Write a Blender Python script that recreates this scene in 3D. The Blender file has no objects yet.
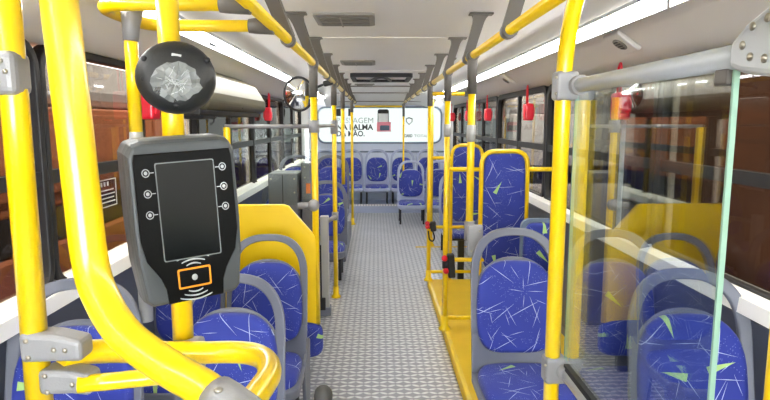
import bpy, bmesh, math, random
from math import sin, cos, pi, radians as R, atan
from mathutils import Vector, Matrix, Euler
random.seed(4)
S = bpy.context.scene
COL = S.collection

# ------------------------------------------------------------------ materials
def srgb(r, g, b):
    f = lambda c: (c/255/12.92) if c/255 <= .04045 else ((c/255+.055)/1.055)**2.4
    return (f(r), f(g), f(b), 1)

class NT:
    def __init__(s, name):
        s.m = bpy.data.materials.new(name); s.m.use_nodes = True
        s.t = s.m.node_tree; s.t.nodes.clear()
        s.out = s.t.nodes.new('ShaderNodeOutputMaterial')
    def n(s, typ, **kw):
        x = s.t.nodes.new(typ)
        for k, v in kw.items(): setattr(x, k, v)
        return x
    def put(s, sock, v):
        if hasattr(v, 'is_output') or isinstance(v, bpy.types.NodeSocket): s.t.links.new(v, sock)
        else: sock.default_value = v
    def math(s, op, a, b=0.0, c=None):
        x = s.n('ShaderNodeMath', operation=op); s.put(x.inputs[0], a); s.put(x.inputs[1], b)
        if c is not None: s.put(x.inputs[2], c)
        return x.outputs[0]
    def vmath(s, op, a, b=None):
        x = s.n('ShaderNodeVectorMath', operation=op); s.put(x.inputs[0], a)
        if b is not None: s.put(x.inputs[1], b)
        return x.outputs[0]
    def mix(s, f, a, b):
        x = s.n('ShaderNodeMix', data_type='RGBA'); s.put(x.inputs[0], f); s.put(x.inputs[6], a); s.put(x.inputs[7], b)
        return x.outputs[2]
    def bsdf(s, col, rough=.5, metal=0.0, coat=0.0, spec=.5, **kw):
        b = s.n('ShaderNodeBsdfPrincipled')
        s.put(b.inputs['Base Color'], col); s.put(b.inputs['Roughness'], rough); s.put(b.inputs['Metallic'], metal)
        b.inputs['Coat Weight'].default_value = coat; b.inputs['Coat Roughness'].default_value = .12
        b.inputs['Specular IOR Level'].default_value = spec
        s.t.links.new(b.outputs[0], s.out.inputs[0]); return b
    def bump(s, h, b, dist=.002, strength=1.0):
        x = s.n('ShaderNodeBump'); x.inputs['Distance'].default_value = dist; x.inputs['Strength'].default_value = strength
        s.put(x.inputs['Height'], h); s.t.links.new(x.outputs[0], b.inputs['Normal'])

def simple(name, col, rough=.5, metal=0.0, coat=0.0, var=.06, scale=6.0, bump=0.0, bscale=300., spec=.5):
    t = NT(name); tc = t.n('ShaderNodeTexCoord')
    nz = t.n('ShaderNodeTexNoise'); nz.inputs['Scale'].default_value = scale; nz.inputs['Detail'].default_value = 3
    t.put(nz.inputs['Vector'], tc.outputs['Object'])
    dark = tuple(c*(1-var) for c in col[:3]) + (1,); lite = tuple(min(1, c*(1+var)) for c in col[:3]) + (1,)
    b = t.bsdf(t.mix(nz.outputs[0], dark, lite), rough, metal, coat, spec)
    if bump:
        n2 = t.n('ShaderNodeTexNoise'); n2.inputs['Scale'].default_value = bscale; n2.inputs['Detail'].default_value = 2
        t.put(n2.inputs['Vector'], tc.outputs['Object']); t.bump(n2.outputs[0], b, bump)
    return t.m

def emit(name, col, st):
    t = NT(name); e = t.n('ShaderNodeEmission'); e.inputs[0].default_value = col; e.inputs[1].default_value = st
    t.t.links.new(e.outputs[0], t.out.inputs[0]); return t.m

def glass(name, tint, ior=1.5, rough=0.0, boost=1.0):
    t = NT(name)
    tr = t.n('ShaderNodeBsdfTransparent'); tr.inputs[0].default_value = tint
    gl = t.n('ShaderNodeBsdfGlossy'); gl.inputs['Roughness'].default_value = rough; gl.inputs[0].default_value = (1, 1, 1, 1)
    fr = t.n('ShaderNodeFresnel')
    ge = t.n('ShaderNodeNewGeometry'); t.put(fr.inputs[0], t.math('ADD', ior, t.math('MULTIPLY', ge.outputs['Backfacing'], 1/ior-ior)))
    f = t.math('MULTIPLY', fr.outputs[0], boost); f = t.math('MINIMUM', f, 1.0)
    mx = t.n('ShaderNodeMixShader'); t.put(mx.inputs[0], f)
    t.t.links.new(tr.outputs[0], mx.inputs[1]); t.t.links.new(gl.outputs[0], mx.inputs[2])
    t.t.links.new(mx.outputs[0], t.out.inputs[0]); return t.m

def fabric_mat():
    t = NT('blue_scratch_fabric'); uv = t.n('ShaderNodeTexCoord').outputs['UV']
    oi = t.n('ShaderNodeObjectInfo'); off = t.math('MULTIPLY', oi.outputs['Random'], 37.0)
    cmb = t.n('ShaderNodeCombineXYZ'); t.put(cmb.inputs[0], off); t.put(cmb.inputs[1], t.math('MULTIPLY', off, .73))
    base_p = t.vmath('ADD', uv, cmb.outputs[0])
    def layer(s, o, L, w, prob, tri=False):
        p = t.vmath('SCALE', base_p); p.node.inputs['Scale'].default_value = 1/s
        p = t.vmath('ADD', p, (o, o*1.7, 0))
        cell = t.vmath('FLOOR', p); loc = t.vmath('SUBTRACT', t.vmath('FRACTION', p), (.5, .5, 0))
        wn = t.n('ShaderNodeTexWhiteNoise', noise_dimensions='3D'); t.put(wn.inputs['Vector'], cell)
        sp = t.n('ShaderNodeSeparateColor'); t.put(sp.inputs[0], wn.outputs['Color'])
        o2 = t.vmath('SCALE', t.vmath('SUBTRACT', wn.outputs['Color'], (.5, .5, .5))); o2.node.inputs['Scale'].default_value = .3
        loc = t.vmath('SUBTRACT', loc, o2)
        vr = t.n('ShaderNodeVectorRotate', rotation_type='Z_AXIS'); t.put(vr.inputs['Vector'], loc)
        t.put(vr.inputs['Angle'], t.math('MULTIPLY', sp.outputs[2], 19.0))
        sx = t.n('ShaderNodeSeparateXYZ'); t.put(sx.inputs[0], vr.outputs[0])
        ax = t.math('ABSOLUTE', sx.outputs[0]); ay = t.math('ABSOLUTE', sx.outputs[1])
        if tri: ww = t.math('MULTIPLY', t.math('ADD', sx.outputs[0], L), w)
        else:   ww = t.math('MULTIPLY', t.math('SUBTRACT', L*1.15, ax), w/L)
        m = t.math('MULTIPLY', t.math('LESS_THAN', ay, ww), t.math('LESS_THAN', ax, L))
        return t.math('MULTIPLY', m, t.math('LESS_THAN', wn.outputs['Value'], prob))
    ws = [layer(.16, .0, .42, .008, .72), layer(.13, .37, .40, .009, .6), layer(.095, .71, .38, .011, .45), layer(.20, 1.13, .44, .007, .75), layer(.08, 2.2, .36, .012, .3)]
    w = ws[0]
    for x in ws[1:]: w = t.math('MAXIMUM', w, x)
    g = layer(.17, 3.3, .28, .15, .40, True)
    vo = t.n('ShaderNodeTexVoronoi'); t.put(vo.inputs['Vector'], base_p); vo.inputs['Scale'].default_value = 130
    nz = t.n('ShaderNodeTexNoise'); t.put(nz.inputs['Vector'], base_p); nz.inputs['Scale'].default_value = 9
    spk = t.math('MULTIPLY', t.math('LESS_THAN', vo.outputs['Distance'], .2), t.math('GREATER_THAN', nz.outputs[0], .5))
    n2 = t.n('ShaderNodeTexNoise'); t.put(n2.inputs['Vector'], base_p); n2.inputs['Scale'].default_value = 5
    c = t.mix(n2.outputs[0], srgb(34, 47, 138), srgb(54, 71, 168))
    c = t.mix(t.math('MULTIPLY', spk, .55), c, srgb(150, 165, 225))
    c = t.mix(t.math('MULTIPLY', w, .85), c, srgb(205, 218, 245))
    c = t.mix(g, c, srgb(176, 214, 130))
    b = t.bsdf(c, .62, spec=.35); b.inputs['Sheen Weight'].default_value = .15
    wv = t.n('ShaderNodeTexNoise'); t.put(wv.inputs['Vector'], base_p); wv.inputs['Scale'].default_value = 500
    t.bump(wv.outputs[0], b, .0006)
    return t.m

def plate_mat():
    t = NT('diamond_tread_plate'); p0 = t.n('ShaderNodeTexCoord').outputs['Object']
    s = .047
    p = t.vmath('SCALE', p0); p.node.inputs['Scale'].default_value = 1/s
    cell = t.vmath('FLOOR', p); loc = t.vmath('SUBTRACT', t.vmath('FRACTION', p), (.5, .5, 0))
    cs = t.n('ShaderNodeSeparateXYZ'); t.put(cs.inputs[0], cell)
    par = t.math('FLOORED_MODULO', t.math('ADD', cs.outputs[0], cs.outputs[1]), 2.0)
    vr = t.n('ShaderNodeVectorRotate', rotation_type='Z_AXIS'); t.put(vr.inputs['Vector'], loc)
    t.put(vr.inputs['Angle'], t.math('ADD', t.math('MULTIPLY', par, R(56)), R(-28)))
    sx = t.n('ShaderNodeSeparateXYZ'); t.put(sx.inputs[0], vr.outputs[0])
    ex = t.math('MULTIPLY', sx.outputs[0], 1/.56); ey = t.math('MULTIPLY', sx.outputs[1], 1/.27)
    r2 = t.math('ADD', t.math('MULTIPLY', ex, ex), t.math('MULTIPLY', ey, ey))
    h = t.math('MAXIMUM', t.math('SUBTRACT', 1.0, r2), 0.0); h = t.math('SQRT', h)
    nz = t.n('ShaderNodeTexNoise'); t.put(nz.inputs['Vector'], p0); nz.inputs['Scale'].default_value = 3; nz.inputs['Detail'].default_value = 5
    c = t.mix(h, srgb(172, 174, 182), srgb(255, 255, 255))  # raised lozenges coloured lighter, a highlight painted into the plate
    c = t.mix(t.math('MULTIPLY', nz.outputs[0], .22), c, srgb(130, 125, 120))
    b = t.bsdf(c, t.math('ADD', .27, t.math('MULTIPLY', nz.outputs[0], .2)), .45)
    t.bump(h, b, .004, 1.0); return t.m

M = dict(
    yellow=simple('yellow_enamel', srgb(252, 212, 4), .28, coat=.5, var=.03),
    yellow_panel=simple('yellow_moulded_panel', srgb(252, 210, 6), .35, coat=.25, var=.03),
    yellow_floor=simple('yellow_painted_floor', srgb(238, 196, 20), .55, var=.10, bump=.001, bscale=180),
    clamp=simple('grey_cast_clamp', srgb(150, 150, 150), .45, .2, var=.06, bump=.0004),
    darkclamp=simple('grey_hanger_plastic', srgb(98, 94, 88), .5, var=.06),
    alu=simple('grey_painted_rail', srgb(182, 188, 192), .38, .15, var=.04),
    shell=simple('grey_seat_plastic', srgb(112, 116, 128), .42, var=.05, bump=.0004),
    rearshell=simple('pale_grey_seat_plastic', srgb(176, 186, 212), .42, var=.05),
    fabric=fabric_mat(),
    steel_dark=simple('black_painted_steel', srgb(34, 34, 38), .4, var=.1),
    rubber=simple('black_rubber', srgb(22, 22, 24), .55, var=.15),
    ceiling=simple('ceiling_laminate', srgb(226, 225, 223), .5, var=.025, scale=2.5),
    sidepan=simple('side_panel_laminate', srgb(222, 219, 213), .5, var=.03, scale=2.5),
    wall=simple('pale_wall_laminate', srgb(196, 200, 206), .5, var=.03),
    rearwall=simple('rear_wall_laminate', srgb(222, 231, 246), .5, var=.03),
    white=simple('white_sill', srgb(240, 240, 238), .35, var=.02),
    vent=simple('grey_vent_plastic', srgb(132, 128, 120), .55, var=.08),
    ventdark=simple('vent_slot', srgb(110, 107, 101), .6, var=.1),
    plate=plate_mat(),
    black_gloss=simple('black_gloss_plastic', srgb(7, 8, 7), .38, spec=.2, var=.1),
    black_plastic=simple('black_textured_plastic', srgb(34, 36, 36), .42, var=.1, bump=.0004),
    device_grey=simple('gunmetal_plastic', srgb(78, 82, 83), .42, .15, var=.05, bump=.0003),
    screen=simple('dark_screen_glass', srgb(9, 13, 11), .16, coat=.1, var=.1),
    ink_white=simple('white_print', srgb(186, 190, 190), .5, var=.02),
    ink_orange=simple('orange_print', srgb(240, 150, 30), .45, var=.03),
    ink_grey=simple('grey_print', srgb(120, 126, 126), .5, var=.05),
    red=simple('red_plastic', srgb(222, 18, 44), .35, coat=.3, var=.05),
    beige=simple('olive_beige_housing', srgb(112, 109, 90), .45, var=.05),
    cabinet=simple('grey_cabinet_steel', srgb(106, 106, 111), .45, .1, var=.06),
    lightgrey=simple('light_grey_steel', srgb(176, 176, 172), .4, .2, var=.05),
    bolt=simple('bright_bolt', srgb(170, 165, 150), .3, .8, var=.1),
    mirror=simple('mirror_silver', srgb(235, 238, 238), .02, 1.0, var=.01),
    slate=simple('slate_lower_wall_panel', srgb(84, 90, 104), .5, var=.05),
    cap_grey=simple('dark_ribbed_rubber', srgb(74, 73, 70), .5, var=.1),
    tape=None, strip=emit('light_strip_diffuser', (1, .98, .95, 1), 12.5),
    film=emit('backlit_window_film', (.90, 1.0, .96, 1), .29),
    winglass=glass('tinted_window_glass', (.42, .41, .39, 1), boost=.45),
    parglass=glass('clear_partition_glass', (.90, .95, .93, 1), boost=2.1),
    leftglass=glass('clear_screen_glass', (.90, .95, .93, 1), boost=.6),
    glassedge=simple('green_glass_edge', srgb(150, 190, 170), .2, var=.03),
    garage=simple('brown_garage_wall', srgb(92, 60, 41), .8, var=.35, scale=1.3),
    ground=simple('brown_garage_ground', srgb(70, 48, 34), .8, var=.2, scale=1.5),
    garage_roof=simple('garage_roof', srgb(120, 112, 104), .8, var=.1),
    coach_brown=simple('brown_coach_paint', srgb(178, 110, 74), .5, var=.2, scale=1.0),
    coach_white=simple('white_coach_paint', srgb(226, 228, 234), .3, var=.03),
    coach_dark=simple('dark_coach_glass', srgb(30, 30, 32), .1, var=.1),
    coach_pink=simple('magenta_coach_stripe', srgb(178, 62, 98), .35, var=.05),
    tyre=simple('tyre_rubber', srgb(24, 24, 24), .8, var=.1),
    poster_black=simple('poster_black', srgb(30, 34, 34), .6, var=.03),
    poster_grey=simple('poster_grey', srgb(104, 116, 112), .6, var=.03),
    poster_pale=simple('poster_pale_grey', srgb(132, 140, 138), .6, var=.03),
    poster_pink=simple('poster_pink', srgb(244, 150, 165), .6, var=.05),
    poster_white=simple('poster_white', srgb(245, 250, 248), .6, var=.02),
    poster_blue=simple('poster_slate', srgb(86, 104, 122), .6, var=.05),
    sticker=simple('orange_sticker', srgb(235, 120, 40), .5, var=.05),
    paleblue=simple('pale_blue_gasket', srgb(112, 130, 150), .5, var=.05),
)
def tape_mat():
    t = NT('clear_crinkled_tape'); tc = t.n('ShaderNodeTexCoord').outputs['Object']
    vo = t.n('ShaderNodeTexVoronoi'); t.put(vo.inputs['Vector'], tc); vo.inputs['Scale'].default_value = 60
    b = t.bsdf(srgb(178, 182, 178), .22, coat=.3)
    c = t.mix(vo.outputs['Color'], srgb(100, 104, 102), srgb(190, 195, 192)); t.put(b.inputs['Base Color'], c)
    t.bump(vo.outputs['Distance'], b, .004, 1.0)
    tr = t.n('ShaderNodeBsdfTransparent'); mx = t.n('ShaderNodeMixShader'); mx.inputs[0].default_value = .66
    t.t.links.new(tr.outputs[0], mx.inputs[1]); t.t.links.new(b.outputs[0], mx.inputs[2]); t.t.links.new(mx.outputs[0], t.out.inputs[0])
    return t.m
M['tape'] = tape_mat()

# ------------------------------------------------------------------ mesh helpers
def link(o, parent=None):
    COL.objects.link(o)
    if parent is not None: o.parent = parent
    return o
def tag(o, label=None, cat=None, group=None, kind=None):
    if label: o['label'] = label
    if cat: o['category'] = cat
    if group: o['group'] = group
    if kind: o['kind'] = kind
    return o
def thing(name, loc, label, cat, group=None, rot=(0, 0, 0)):
    o = bpy.data.objects.new(name, None); o.location = loc; o.rotation_euler = rot; o.empty_display_size = .05
    link(o); return tag(o, label, cat, group)

def fillet(pts, r, n=6):
    pts = [Vector(p) for p in pts]; out = [pts[0]]
    for i in range(1, len(pts)-1):
        a, b, c = pts[i-1], pts[i], pts[i+1]
        u = (a-b); v = (c-b); rr = min(r, u.length*.49, v.length*.49)
        p = b+u.normalized()*rr; q = b+v.normalized()*rr
        for k in range(n+1):
            s = k/n; out.append(p*(1-s)**2+b*2*s*(1-s)+q*s*s)
    out.append(pts[-1]); return out

def spline(pts, n=6):
    P = [Vector(p) for p in pts]; out = []
    for i in range(len(P)-1):
        a, b, c, d = P[max(i-1, 0)], P[i], P[i+1], P[min(i+2, len(P)-1)]
        for k in range(n):
            t = k/n; out.append(.5*((2*b)+(c-a)*t+(2*a-5*b+4*c-d)*t*t+(3*b-a-3*c+d)*t**3))
    return out+[P[-1]]

class MB:
    def __init__(s): s.bm = bmesh.new(); s.uv = None
    def box(s, c, d, rot=None, bev=0.0, seg=2):
        r = bmesh.ops.create_cube(s.bm, size=1); vs = r['verts']
        bmesh.ops.scale(s.bm, vec=d, verts=vs)
        if bev:
            es = list({e for v in vs for e in v.link_edges})
            g = bmesh.ops.bevel(s.bm, geom=es, offset=bev, segments=seg, affect='EDGES', profile=.5)
            vs = list({v for f in g['faces'] for v in f.verts} | {v for v in vs if v.is_valid})
            ext = set(vs)
            for v in vs:
                for f in v.link_faces: ext.update(f.verts)
            vs = list(ext)
        if rot is not None: bmesh.ops.rotate(s.bm, cent=(0, 0, 0), matrix=rot if isinstance(rot, Matrix) else Euler(rot).to_matrix(), verts=vs)
        bmesh.ops.translate(s.bm, vec=c, verts=vs); return s
    def tube(s, pts, r, n=14, fil=0.0, caps=True, closed=False):
        P = fillet(pts, fil) if fil else [Vector(p) for p in pts]
        P = [p for i, p in enumerate(P) if i == 0 or (p-P[i-1]).length > 1e-6]
        L = len(P); rings = []; up = None
        for i, p in enumerate(P):
            if closed: tg = P[(i+1) % L]-P[i-1]
            else: tg = (P[min(i+1, L-1)]-P[max(i-1, 0)])
            tg.normalize()
            if up is None:
                up = Vector((0, 0, 1)) if abs(tg.z) < .9 else Vector((0, 1, 0))
            up = (up-tg*up.dot(tg)).normalized(); sd = tg.cross(up)
            rr = r[i] if isinstance(r, (list, tuple)) else r
            rings.append([s.bm.verts.new(p+(up*cos(2*pi*k/n)+sd*sin(2*pi*k/n))*rr) for k in range(n)])
        for i in range(L if closed else L-1):
            a, b = rings[i], rings[(i+1) % L]
            for k in range(n): s.bm.faces.new((a[k], a[(k+1) % n], b[(k+1) % n], b[k])).smooth = True
        if caps and not closed:
            s.bm.faces.new(rings[0]); s.bm.faces.new(rings[-1][::-1])
        return s
    def loft(s, loops, cap=True, smooth=False):
        """loops: equal-length closed loops of points"""
        V = [[s.bm.verts.new(p) for p in l] for l in loops]; n = len(V[0])
        for a, b in zip(V, V[1:]):
            for k in range(n): s.bm.faces.new((a[k], a[(k+1) % n], b[(k+1) % n], b[k])).smooth = smooth
        if cap: s.bm.faces.new(V[0][::-1]); s.bm.faces.new(V[-1])
        return s
    def strip(s, A, B, dv, smooth=True, closed=False):
        """solid band between polylines A and B, thickened by vector dv"""
        dv = Vector(dv); n = len(A)
        q = [[s.bm.verts.new(Vector(p)) for p in A], [s.bm.verts.new(Vector(p)) for p in B],
             [s.bm.verts.new(Vector(p)+dv) for p in B], [s.bm.verts.new(Vector(p)+dv) for p in A]]
        rng = range(n) if closed else range(n-1)
        for i in rng:
            j = (i+1) % n
            for k in range(4):
                a, b = q[k], q[(k+1) % 4]
                s.bm.faces.new((a[i], a[j], b[j], b[i]))
        if not closed:
            s.bm.faces.new([x[0] for x in q]); s.bm.faces.new([x[-1] for x in q][::-1])
        return s
    def sphere(s, c, sc, rot=None, u=20, v=12):
        r = bmesh.ops.create_uvsphere(s.bm, u_segments=u, v_segments=v, radius=1); vs = r['verts']
        bmesh.ops.scale(s.bm, vec=sc, verts=vs)
        if rot is not None: bmesh.ops.rotate(s.bm, cent=(0, 0, 0), matrix=Euler(rot).to_matrix(), verts=vs)
        bmesh.ops.translate(s.bm, vec=c, verts=vs)
        for x in vs:
            for f in x.link_faces: f.smooth = True
        return s
    def build(s, name, mat, parent=None, loc=None, rot=None):
        bmesh.ops.recalc_face_normals(s.bm, faces=s.bm.faces)
        me = bpy.data.meshes.new(name); s.bm.to_mesh(me); s.bm.free()
        me.materials.append(M[mat] if isinstance(mat, str) else mat)
        o = bpy.data.objects.new(name, me)
        if loc: o.location = loc
        if rot: o.rotation_euler = rot
        return link(o, parent)
def bevel(o, w=.004, seg=2):
    m = o.modifiers.new('soft_edges', 'BEVEL'); m.width = w; m.segments = seg; m.limit_method = 'ANGLE'; m.angle_limit = R(40); return o
def rrect(w, h, r, n=5, cx=0, cy=0):
    out = []
    for (sx, sy, a0) in ((1, 1, 0), (-1, 1, 90), (-1, -1, 180), (1, -1, 270)):
        for k in range(n+1):
            a = R(a0+90*k/n); out.append((cx+sx*(w/2-r)+r*cos(a), cy+sy*(h/2-r)+r*sin(a)))
    return out
def copy_tree(o, parent=None):
    c = o.copy(); COL.objects.link(c)
    if parent is not None: c.parent = parent
    for ch in list(o.children): copy_tree(ch, c)
    return c
def struct(mb, name, mat, parent=None):
    return tag(mb.build(name, mat, parent), kind='structure')
def text_mesh(name, s, size, mat, parent, loc, rot, bold=0.0, ext=.001, width=None):
    cu = bpy.data.curves.new(name+'_curve', 'FONT'); cu.body = s; cu.size = size; cu.extrude = ext; cu.offset = bold; cu.resolution_u = 3
    t = bpy.data.objects.new(name+'_tmp', cu); COL.objects.link(t)
    dg = bpy.context.evaluated_depsgraph_get(); me = bpy.data.meshes.new_from_object(t.evaluated_get(dg))
    COL.objects.unlink(t); bpy.data.objects.remove(t)
    if width:
        xs = [v.co.x for v in me.vertices]; k = width/(max(xs)-min(xs)); x0 = min(xs)
        for v in me.vertices: v.co.x = (v.co.x-x0)*k
    me.materials.clear(); me.materials.append(M[mat])
    o = bpy.data.objects.new(name, me); o.location = loc; o.rotation_euler = rot; return link(o, parent)
YROT = (R(90), 0, 0)          # text lying in the xz plane, facing the front of the bus

# ------------------------------------------------------------------ the bus shell
WX = 1.25; Y0 = -2.2; Y1 = 10.5
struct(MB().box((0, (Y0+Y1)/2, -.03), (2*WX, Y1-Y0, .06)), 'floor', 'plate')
struct(MB().box(((.415+WX)/2, (1.0+5.3)/2, .0325), (WX-.415, 4.3, .065), bev=.006), 'floor_platform', 'yellow_floor')
struct(MB().box((.431, 3.15, .066), (.026, 4.28, .006), bev=.003), 'trim_15', 'yellow')  # brighter strip painting in the highlight along the platform edge
struct(MB().box((0, 10.12, .06), (2*WX, .76, .12)), 'floor_rear_step', 'rearshell')
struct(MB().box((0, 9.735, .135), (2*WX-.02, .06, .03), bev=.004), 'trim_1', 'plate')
struct(MB().box((.83, 7.0, .004), (.82, .03, .008)), 'trim_2', 'yellow_floor')
# ceiling : flat middle, falling towards the rear, coved sides
mb = MB()
prof = [(-.95, 2.0), (-.85, 2.055), (-.70, 2.09), (-.55, 2.1), (0, 2.1), (.55, 2.1), (.70, 2.09), (.85, 2.055), (.95, 2.0)]
rows = [(Y0, 0), (8.8, 0), (9.6, -.09), (10.5, -.27)]
V = [[mb.bm.verts.new((x, y, z+dz*(1 if abs(x) < .9 else .75))) for x, z in prof] for y, dz in rows]
for a, b in zip(V, V[1:]):
    for k in range(len(prof)-1): mb.bm.faces.new((a[k], a[k+1], b[k+1], b[k])).smooth = True
V2 = [[mb.bm.verts.new((x, y, z+.05+dz)) for x, z in ((-.95, 2.1), (.95, 2.1))] for y, dz in rows]
for a, b in zip(V2, V2[1:]): mb.bm.faces.new((a[0], a[1], b[1], b[0]))
struct(mb, 'ceiling', 'ceiling')
for i, y in enumerate((.4, 4.05, 6.6, 8.5)):
    struct(MB().box((0, y, 2.098), (1.3, .012, .006)), 'trim_%d' % (3+i), 'sidepan')
for i, (y, z) in enumerate(((9.0, 2.07), (9.6, 2.0), (10.2, 1.885))):
    struct(MB().box((0, y, z), (1.6, .02, .02)), 'trim_%d' % (7+i), 'vent')
for sx, nm in ((-1, 'left'), (1, 'right')):
    mb = MB()
    mb.box((sx*(WX+.03), (Y0+Y1)/2, .46), (.06, Y1-Y0, .92))
    a, b = (sx*.985, 1.975), (sx*1.235, 1.80)
    mb.loft([[(a[0], y, a[1]), (b[0], y, b[1]), (sx*1.31, y, 1.80), (sx*1.31, y, 2.06), (sx*.985, y, 2.06)] for y in (Y0, Y1)])
    posts = (2.65, 4.40, 6.19, 7.95, 9.7) if sx > 0 else (.3, 2.05, 3.80, 5.55, 7.30, 9.05)
    for y in posts: mb.box((sx*(WX+.03), y, 1.36), (.05, .04, .90))
    e0 = posts[-1]; mb.box((sx*(WX+.03), (e0+Y1)/2+.02, 1.36), (.05, Y1-e0-.04, .90))
    e0 = posts[0] - (1.75 if sx > 0 else 0); mb.box((sx*(WX+.03), (e0+Y0)/2, 1.36), (.05, e0-Y0, .90))
    struct(mb, 'wall_'+nm, 'sidepan')
    struct(MB().loft([[(sx*1.25, y, .965), (sx*1.17, y, .94), (sx*1.16, y, .89), (sx*1.25, y, .86)] for y in (.2, Y1-.8)]), 'trim_%d' % (10 if sx < 0 else 11), 'white')
    struct(MB().box((sx*(WX-.01), (Y0+Y1)/2, .06), (.02, Y1-Y0, .12)), 'baseboard_'+nm, 'shell')
    struct(MB().box((sx*(WX-.012), (Y0+Y1)/2-.4, .49), (.024, Y1-Y0-.8, .72)), 'trim_%d' % (13 if sx < 0 else 14), 'slate')
    ys = [(posts[0]-1.75, posts[0])] + list(zip(posts, posts[1:])) if sx > 0 else list(zip(posts, posts[1:]))+[]
    for i, (ya, yb) in enumerate(ys):
        w, h = yb-ya-.006, .89; cy, cz = (ya+yb)/2, 1.362; bd = .055 if sx < 0 else .085
        o_, i_ = rrect(w, h, .10, 6, cy, cz), rrect(w-bd, h-bd-.01, .075, 6, cy, cz)
        mb = MB(); mb.strip([(sx*1.215, y, z) for y, z in o_], [(sx*1.215, y, z) for y, z in i_], (sx*.05, 0, 0), closed=True)
        fr = bevel(struct(mb, 'window_%d' % (i+1+(6 if sx > 0 else 0)), 'rubber'), .006)
        MB().box((sx*1.235, cy, cz), (.03, .035, h-.06)).build('mullion', 'rubber', fr)
        MB().box((sx*1.238, cy, 1.335), (.03, w-.05, .048)).build('transom', 'rubber', fr)
        for q in (-1, 1):
            MB().box((sx*(1.245+.004*q), cy+q*w/4, cz), (.006, w/2-.05, h-.08)).build('pane', 'winglass', fr)
# rear wall with the backlit advertising film in the rear window
struct(MB().box((0, Y1+.03, 1.0), (2*WX+.1, .06, 2.0)), 'wall_rear', 'rearwall')
struct(MB().box((0, Y1-.012, 1.0), (2*WX, .02, .03), bev=.005), 'trim_12', 'paleblue')
o_ = rrect(2.24, .66, .14, 6, 0, 1.475); i_ = rrect(2.18, .60, .12, 6, 0, 1.475)
struct(MB().strip([(x, 10.47, z) for x, z in o_], [(x, 10.47, z) for x, z in i_], (0, .04, 0), closed=True), 'window_rear', 'paleblue')
pos = thing('rear_window_advert', (0, 10.488, 1.175), 'white backlit advert with black lettering and a phone across rear window', 'advert')
mb = MB(); mb.loft([[(x, 10.488-10.488+dy, z-1.175) for x, z in rrect(2.19, .61, .12, 6, 0, 1.475)] for dy in (0, .008)]); mb.build('film', 'film', pos)
ty = -.003
for s_, x, z, w_, sz, b_, m_ in (('PASSAGEM', -.77, .335, .655, .14, -.0015, 'poster_grey'), ('NA PALMA', -.77, .218, .655, .135, .004, 'poster_black'), ('DA MÃO.', -.77, .102, .50, .135, .003, 'poster_black')):
    text_mesh('lettering', s_, sz, m_, pos, (x, ty, z), YROT, b_, .0008, w_)
text_mesh('lettering', 'CARD', .075, 'poster_grey', pos, (.44, ty, .085), YROT, .003, .0008, .15)
text_mesh('lettering', 'TOTAL', .07, 'poster_pale', pos, (.62, ty, .085), YROT, 0, .0008, .26)
ph = MB().loft([[(.065+x, ty+d, .40+z) for x, z in rrect(.20, .36, .035, 4)] for d in (-.002, .002)]).build('printed_phone', 'poster_black', pos)
MB().box((.065, -.0065, .43), (.175, .002, .15)).build('phone_screen', 'poster_white', ph)
MB().box((.075, -.0065, .27), (.25, .002, .17), bev=0).build('phone_screen', 'poster_pink', ph)
MB().loft([[(.09+x, -.0085+d, .25+z) for x, z in rrect(.17, .09, .02, 4)] for d in (-.001, .001)]).build('printed_card_reader', 'poster_blue', ph)
sh = [(.53, .44), (.47, .42), (.47, .36), (.53, .30), (.59, .36), (.59, .42)]
cx_, cz_ = .53, .37
MB().strip([(x, ty-.001, z) for x, z in sh], [(cx_+(x-cx_)*.7, ty-.001, cz_+(z-cz_)*.7) for x, z in sh], (0, .002, 0), closed=True).build('shield_emblem', 'poster_pale', pos)
for x in (-.72, -.52):      # dark reflections painted on the film as rectangles
    MB().box((x, ty, .525), (.14 if x < -.6 else .08, .002, .13)).build('painted_reflection', 'poster_black', pos)
# front bulkhead with the open windscreen behind the camera
mb = MB(); mb.box((0, Y0-.03, .45), (2*WX+.1, .06, .9)); mb.box((0, Y0-.03, 1.98), (2*WX+.1, .06, .22))
for sx in (-1, 1): mb.box((sx*1.22, Y0-.03, 1.4), (.12, .06, 1.1))
struct(mb, 'wall_front', 'sidepan')

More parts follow.
